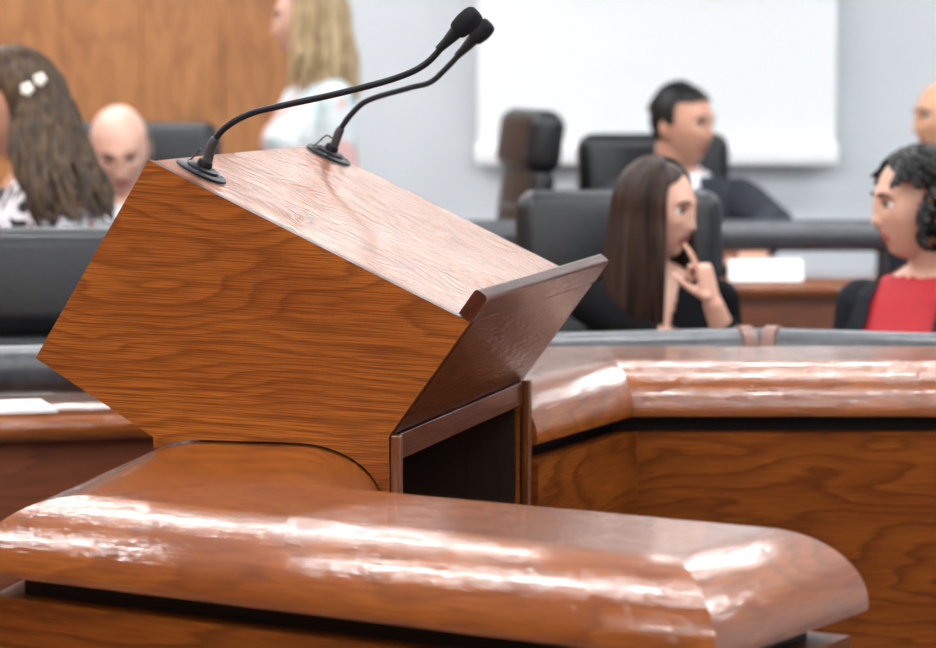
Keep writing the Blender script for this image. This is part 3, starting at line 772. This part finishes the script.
def short_hair(mat, thick=.009, line=.56, side=-.25):
    def f(root, H, T, fem):
        def ins(x, y, z):
            if y < -.25: return z > line+.30*max(0, -y-.55) and (abs(x) < .93)
            return z > side+(.25 if y < .05 else 0)-.25*max(0, y)
        obj('hair', scalp(H, fem, ins, thick), mat, root)
        bm = bmesh.new(); rnd = random.Random(3)
        for k in range(220):
            th = R(rnd.uniform(5, 75)); az = rnd.uniform(-2.2, 2.2)
            p = V((.080*math.sin(th)*math.sin(az), .101*math.sin(th)*math.cos(az), .122*math.cos(th)))
            if p.y < 0 and p.z < .07: continue
            d = V((p.x*2, p.y*2+.02, p.z)).normalized()
            lock(bm, [H @ (p*.99), H @ (p*1.05+V((0, .010, .002))), H @ (p*1.06+V((0, .014, -.004)))], .003, .0055, .0015, .6, 5)
        obj('hair_locks', bm, mat, root)
    return f
def fringe_hair(mat):
    def f(root, H, T, fem):
        obj('hair', scalp(H, fem, lambda x, y, z: y > -.12 and -.30-.3*max(0, y) < z < .42+.12*max(0, y) , .007), mat, root)
    return f
def curly_hair(mat):
    def f(root, H, T, fem):
        rnd = random.Random(11)
        obj('hair', scalp(H, fem, lambda x, y, z: (y < -.2 and z > .80-.42*abs(x)) or (y >= -.2 and z > .3) or (y > -.02 and z > -.45) or (y > .1 and z > -.8), .014), mat, root)
        bm = bmesh.new()
        for k in range(420):
            az = rnd.uniform(-2.3, 2.3); th = R(rnd.uniform(2, 114 if abs(az) < 1.85 else 58))
            b_ = V((.086*math.sin(th)*math.sin(az), .108*math.sin(th)*math.cos(az), .128*math.cos(th)))
            ph = rnd.random()*6; c = []; d = V((b_.x*.5, b_.y*.5+.01, -.035)); o1 = b_.orthogonal().normalized(); o2 = b_.normalized().cross(o1)
            for q in range(7):
                t = q/6; c.append(H @ (b_*(1+.12*t)+d*t*.9+(o1*math.cos(ph+t*5)+o2*math.sin(ph+t*5))*.008))
            tube(bm, c, [.003, .0075, .0095, .0095, .009, .0075, .003], 6)
        obj('hair_curls', bm, mat, root)
    return f

SK1 = skin_mat('skin_light', (.62, .36, .27)); SK2 = skin_mat('skin_tan', (.55, .29, .20)); SK3 = skin_mat('skin_fair', (.66, .40, .31)); SK4 = skin_mat('skin_warm', (.58, .32, .20))
H_BROWN = hair_mat('dark_brown_hair', (.014, .007, .005), (.042, .021, .015)); H_LBROWN = hair_mat('brown_hair', (.018, .010, .005), (.085, .047, .022))
H_BLACK = hair_mat('black_hair', (.003, .003, .003), (.010, .009, .009)); H_BLOND = hair_mat('blonde_hair', (.22, .14, .07), (.50, .38, .22)); H_GREY = hair_mat('grey_hair', (.07, .06, .055), (.17, .15, .14))
BLK = plain('black_cloth', (.005, .005, .006), .9, var=.2, scale=40, spec=.1); SUIT = plain('charcoal_suit', (.028, .031, .040), .85, var=.15, scale=60, spec=.15); WHITE_SH = plain('white_shirt', (.82, .84, .88), .7, var=.02)
RED = plain('red_knit', (.40, .012, .020), .75, var=.08, scale=30); JKT = plain('black_jacket', (.012, .013, .017), .85, var=.3, scale=50, spec=.12); TIE_M = plain('silver_tie', (.55, .58, .66), .5, var=.1, scale=80)
FL_A = floral('white_black_floral', ((.80, .79, .83), (.02, .018, .025), (.45, .09, .03)), 13); FL_B = floral('pale_floral', ((.62, .67, .70), (.48, .62, .62), (.66, .42, .40)), 8)
NAVY = plain('navy_trousers', (.02, .022, .03), .85)
GOLD = plain('gold_earring', (.75, .5, .18), .3, metal=1.0); PEARL = plain('cream_clip', (.85, .82, .72), .4)

def PX(px, Y): return (px-468)/3400*Y
def PZ(py, Y): return 1.65-(py-45)/3400*Y
YW = 7.5
w1 = person('woman with long straight brown hair in a black top, finger raised to her lips', (PX(657, YW), YW, PZ(209, YW)), R(58), R(8), 'f', SK1, lean=8, pitch=4, s=.91,
    arms={'R': dict(elbow=(.600, 7.30, .915), wrist=(.520, 7.225, 1.105), d=(-.26, -.02, 1.0), n=(-.75, .45, .1), curl=(.12, 1.25, 1.35, 1.4), sgn=1, thumb=(.7, .25, .8))},
    top=BLK, neck=('vee', .40), trousers=BLK, hairf=long_hair(H_BROWN, .31, n=170, front=128, seedv=4, rad=.011), floor=0)
YM = 10.4
w2 = person('man with short black hair in a charcoal suit and pale tie, looking aside', (PX(682, YM), YM, PZ(124, YM)), R(52), R(14), 'm', SK2, lean=3, pitch=2, s=1.02,
    arms={'R': dict(elbow=(.45, 10.15, 1.11), wrist=(.74, 9.85, 1.06), d=(.8, -.35, -.08), n=(0, .1, -1), sgn=1), 'L': dict(elbow=(.915, 10.15, 1.11), wrist=(.84, 9.86, 1.06), d=(-.2, -.9, -.08), n=(0, .1, -1), sgn=-1)},
    shirt=WHITE_SH, jacket=(SUIT, lambda q: q.z > .575 and abs(q.x) < .09 or (q.y < 0 and q.z > .27 and abs(q.x) < (q.z-.30)*.15)), tie=TIE_M, trousers=NAVY, hairf=short_hair(H_BLACK), floor=.15)
YR = 7.15
w3 = person('woman with short curly black hair in a red top and open black jacket', (PX(920, YR), YR, PZ(204, YR)), R(-78), R(-40), 'f', SK1, lean=2, pitch=2, s=.98,
    top=RED, neck=('round', .575), jacket=(JKT, lambda q: (q.z > .565 and abs(q.x) < .1) or (q.y < .0 and abs(q.x) < .085)), trousers=BLK, hairf=curly_hair(H_BLACK), floor=0)
YB = 10.4
w4 = person('bald man in profile at the right edge behind the woman in red', (PX(946, YB), YB, PZ(118, YB)), R(-72), R(-40), 'm', SK4, lean=3, s=1.03,
    shirt=WHITE_SH, jacket=(SUIT, lambda q: q.z > .575 and abs(q.x) < .09 or (q.y < 0 and q.z > .27 and abs(q.x) < (q.z-.30)*.15)), tie=TIE_M, trousers=NAVY, floor=.15)
YL = 11.0
w5 = person('standing woman with long blonde hair in a pale floral blouse', (PX(311, YL), YL, PZ(20, YL)), R(-100), R(-72), 'f', SK3, lean=0, s=1.15, stand=True, brow=BROW_L,
    top=FL_B, neck=('round', .54), trousers=NAVY, hairf=long_hair(H_BLOND, .20, n=130, front=112, wave=.006, seedv=9, rad=.012), floor=.15)
YC = 10.3
w6 = person('balding man with grey side hair looking down, behind the long-haired woman', (PX(120, YC), YC, PZ(148, YC)), R(4), R(0), 'm', SK3, lean=10, pitch=22, roll=-4, s=1.14, brow=BROW_L,
    shirt=WHITE_SH, jacket=(SUIT, lambda q: q.z > .575 and abs(q.x) < .09 or (q.y < 0 and q.z > .27 and abs(q.x) < (q.z-.30)*.15)), trousers=NAVY, hairf=fringe_hair(H_GREY), floor=.15)
YN = 7.85
w7 = person('woman with long brown hair and flower clips in a black and white floral blouse', (PX(17, YN), YN, PZ(104, YN)), R(-98), R(-78), 'f', SK2, lean=10, pitch=20, s=1.06, stand=True, nl=.10,
    top=FL_A, neck=('round', .53), trousers=BLK, hairf=long_hair(H_LBROWN, .29, n=150, front=84, wave=.010, seedv=21, rad=.013, back=(0, .075, 0), spread=.9, side_y=.0, drape=lambda p, t: p+V((.11*min(1, max(0, p.x)/.06)*t, .02*t, .0))), floor=0)
for px, py in ((33, 82), (60, 60)):
    bm = bmesh.new(); c = w7['iv'] @ V((PX(px, YN-.13), YN-.13, PZ(py, YN-.13)))
    Hh = w7['H']; q = Hh.inverted() @ c; q = V((q.x/EX, q.y/EY, q.z/EZ)).normalized(); c = Hh @ V((q.x*EX*1.12, q.y*EY*1.12, q.z*EZ*1.12))
    for k in range(5):
        a = k*math.tau/5; ball(bm, c+V((.009*math.cos(a), -.004, .009*math.sin(a))), (.007, .005, .007), seg=8)
    ball(bm, c+V((0, -.006, 0)), .005, seg=8); obj('hair_clip', bm, PEARL, w7['root'])
bm = bmesh.new(); Hh = w3['H']; c = Hh @ V((.082, .012, -.062)); tube(bm, [c+V((.013*math.cos(a), 0, .016*math.sin(a))) for a in [k*math.tau/20 for k in range(21)]], .003, 8); obj('earring', bm, GOLD, w3['root'])

# chairs
def seat_chair(p, label, top, yaw, dy=.0, dx=0):
    P_ = p['P']; z0 = p['root'].location.z; b = M.Rotation(yaw, 3, 'Z') @ V((0, -.03+dy, 0))
    return chair(label, P_.x+b.x+dx, P_.y+b.y, z0, yaw, P_.z-.085, top)
seat_chair(w1, 'black leather chair holding the woman with her finger to her lips', PZ(188, 7.85), R(6), .06, -.01)
seat_chair(w2, 'black leather chair behind the man in the charcoal suit', PZ(131, 10.7), R(8), .06)
seat_chair(w3, 'black leather chair holding the woman in the red top', PZ(190, 7.3), R(-42), .06)
seat_chair(w4, 'black leather chair of the bald man at the right edge', PZ(130, 10.7), R(-40), .06)
seat_chair(w6, 'black leather chair behind the balding man who looks down', PZ(120, 10.6), R(-3), .05)
chair('empty black leather chair facing camera in front of the long-haired woman', PX(30, 6.85), 6.85, 0, R(4), .52, PZ(226, 7.05))
chair('empty black leather chair turned sideways below the projection screen', PX(496, 10.6)-.24, 10.50, .15, R(-78), .62, PZ(106, 10.55), hr=.235)

# papers
o = thing('paper_sheet', 'white sheets lying on the desk by the empty leather chair', 'paper', (-.98, 6.22, .9805), R(16))
bm = bmesh.new(); box(bm, (0, 0, .002), (.42, .20, .004)); obj('sheet', bm, PAPER, o, smooth=False)
tc_ = thing('tent_card', 'blank white folded card standing on the farthest desk below the rail', 'card', (PX(766, 9.5), 9.50, .9905), 0)
for s in (-1, 1):
    bm = bmesh.new(); box(bm, (0, s*.016, .032), (.205, .002, .064), M.Rotation(R(s*24), 3, 'X'), bev=.0008, seg=1); obj('panel', bm, PAPER, tc_, smooth=False)

# projection screen on the back wall
YS = 12.52
sx0, sx1 = PX(475, YS), PX(838, YS)
scr = thing('hanging_projection_screen', 'white pull-down projection screen on the grey back wall', 'screen', ((sx0+sx1)/2, YS, PZ(165, YS)), 0)
wS = sx1-sx0; zb = PZ(165, YS)
bm = bmesh.new(); box(bm, (0, .0, (3.05-zb)/2+.03), (wS-.02, .004, 3.05-zb-.06)); obj('fabric', bm, SCREENM, scr, smooth=False)
bm = bmesh.new(); box(bm, (0, -.005, .04), (wS, .05, .08), bev=.015); obj('bottom_bar', bm, SCREENB, scr)
bm = bmesh.new(); box(bm, (0, .0, 3.08-zb), (wS+.12, .12, .12), bev=.03); obj('casing', bm, SCREENB, scr)

# ceiling lights
rows = [-2.4, -.1, 2.2, 4.5, 6.8, 9.1, 11.2]; cols = [-3.2, -1.1, 1.0, 3.1]
for iy, y in enumerate(rows):
    for ix, x in enumerate(cols if y < 11 else [-2.9, -1.2, 2.9]):  # row nearest the back wall is added to brighten wall and screen
        t = thing('ceiling_light', 'recessed white rectangular ceiling light panel', 'ceiling light', (x, y, ZC), 0, 'ceiling light panels')
        bm = bmesh.new(); box(bm, (0, 0, -.012), (1.60, .25, .02)); obj('light_frame', bm, SCREENB, t, smooth=False)
        bm = bmesh.new(); box(bm, (0, 0, -.026), (1.52, .14, .006)); obj('diffuser', bm, LAMP, t, smooth=False)

# ------------------------------------------------------------------ camera, world, view
cam = bpy.data.cameras.new('camera'); co = bpy.data.objects.new('camera', cam); COL.objects.link(co)
cam.sensor_width = 36; cam.lens = 3400/936*36; cam.clip_start = .1; cam.clip_end = 60
co.location = (0, 0, 1.65); co.rotation_euler = (R(90)-math.atan(279/3400), 0, 0)
cam.dof.use_dof = True; cam.dof.focus_distance = 4.78; cam.dof.aperture_fstop = 5.4
SC.camera = co
w = bpy.data.worlds.new('world'); SC.world = w; w.use_nodes = True
w.node_tree.nodes['Background'].inputs[0].default_value = (.8, .85, .9, 1); w.node_tree.nodes['Background'].inputs[1].default_value = .05
SC.view_settings.view_transform = 'Standard'; SC.view_settings.look = 'None'; SC.view_settings.exposure = 0.25; SC.view_settings.gamma = 1.0
SC.cycles.use_denoising = True; SC.cycles.max_bounces = 10; SC.cycles.diffuse_bounces = 5
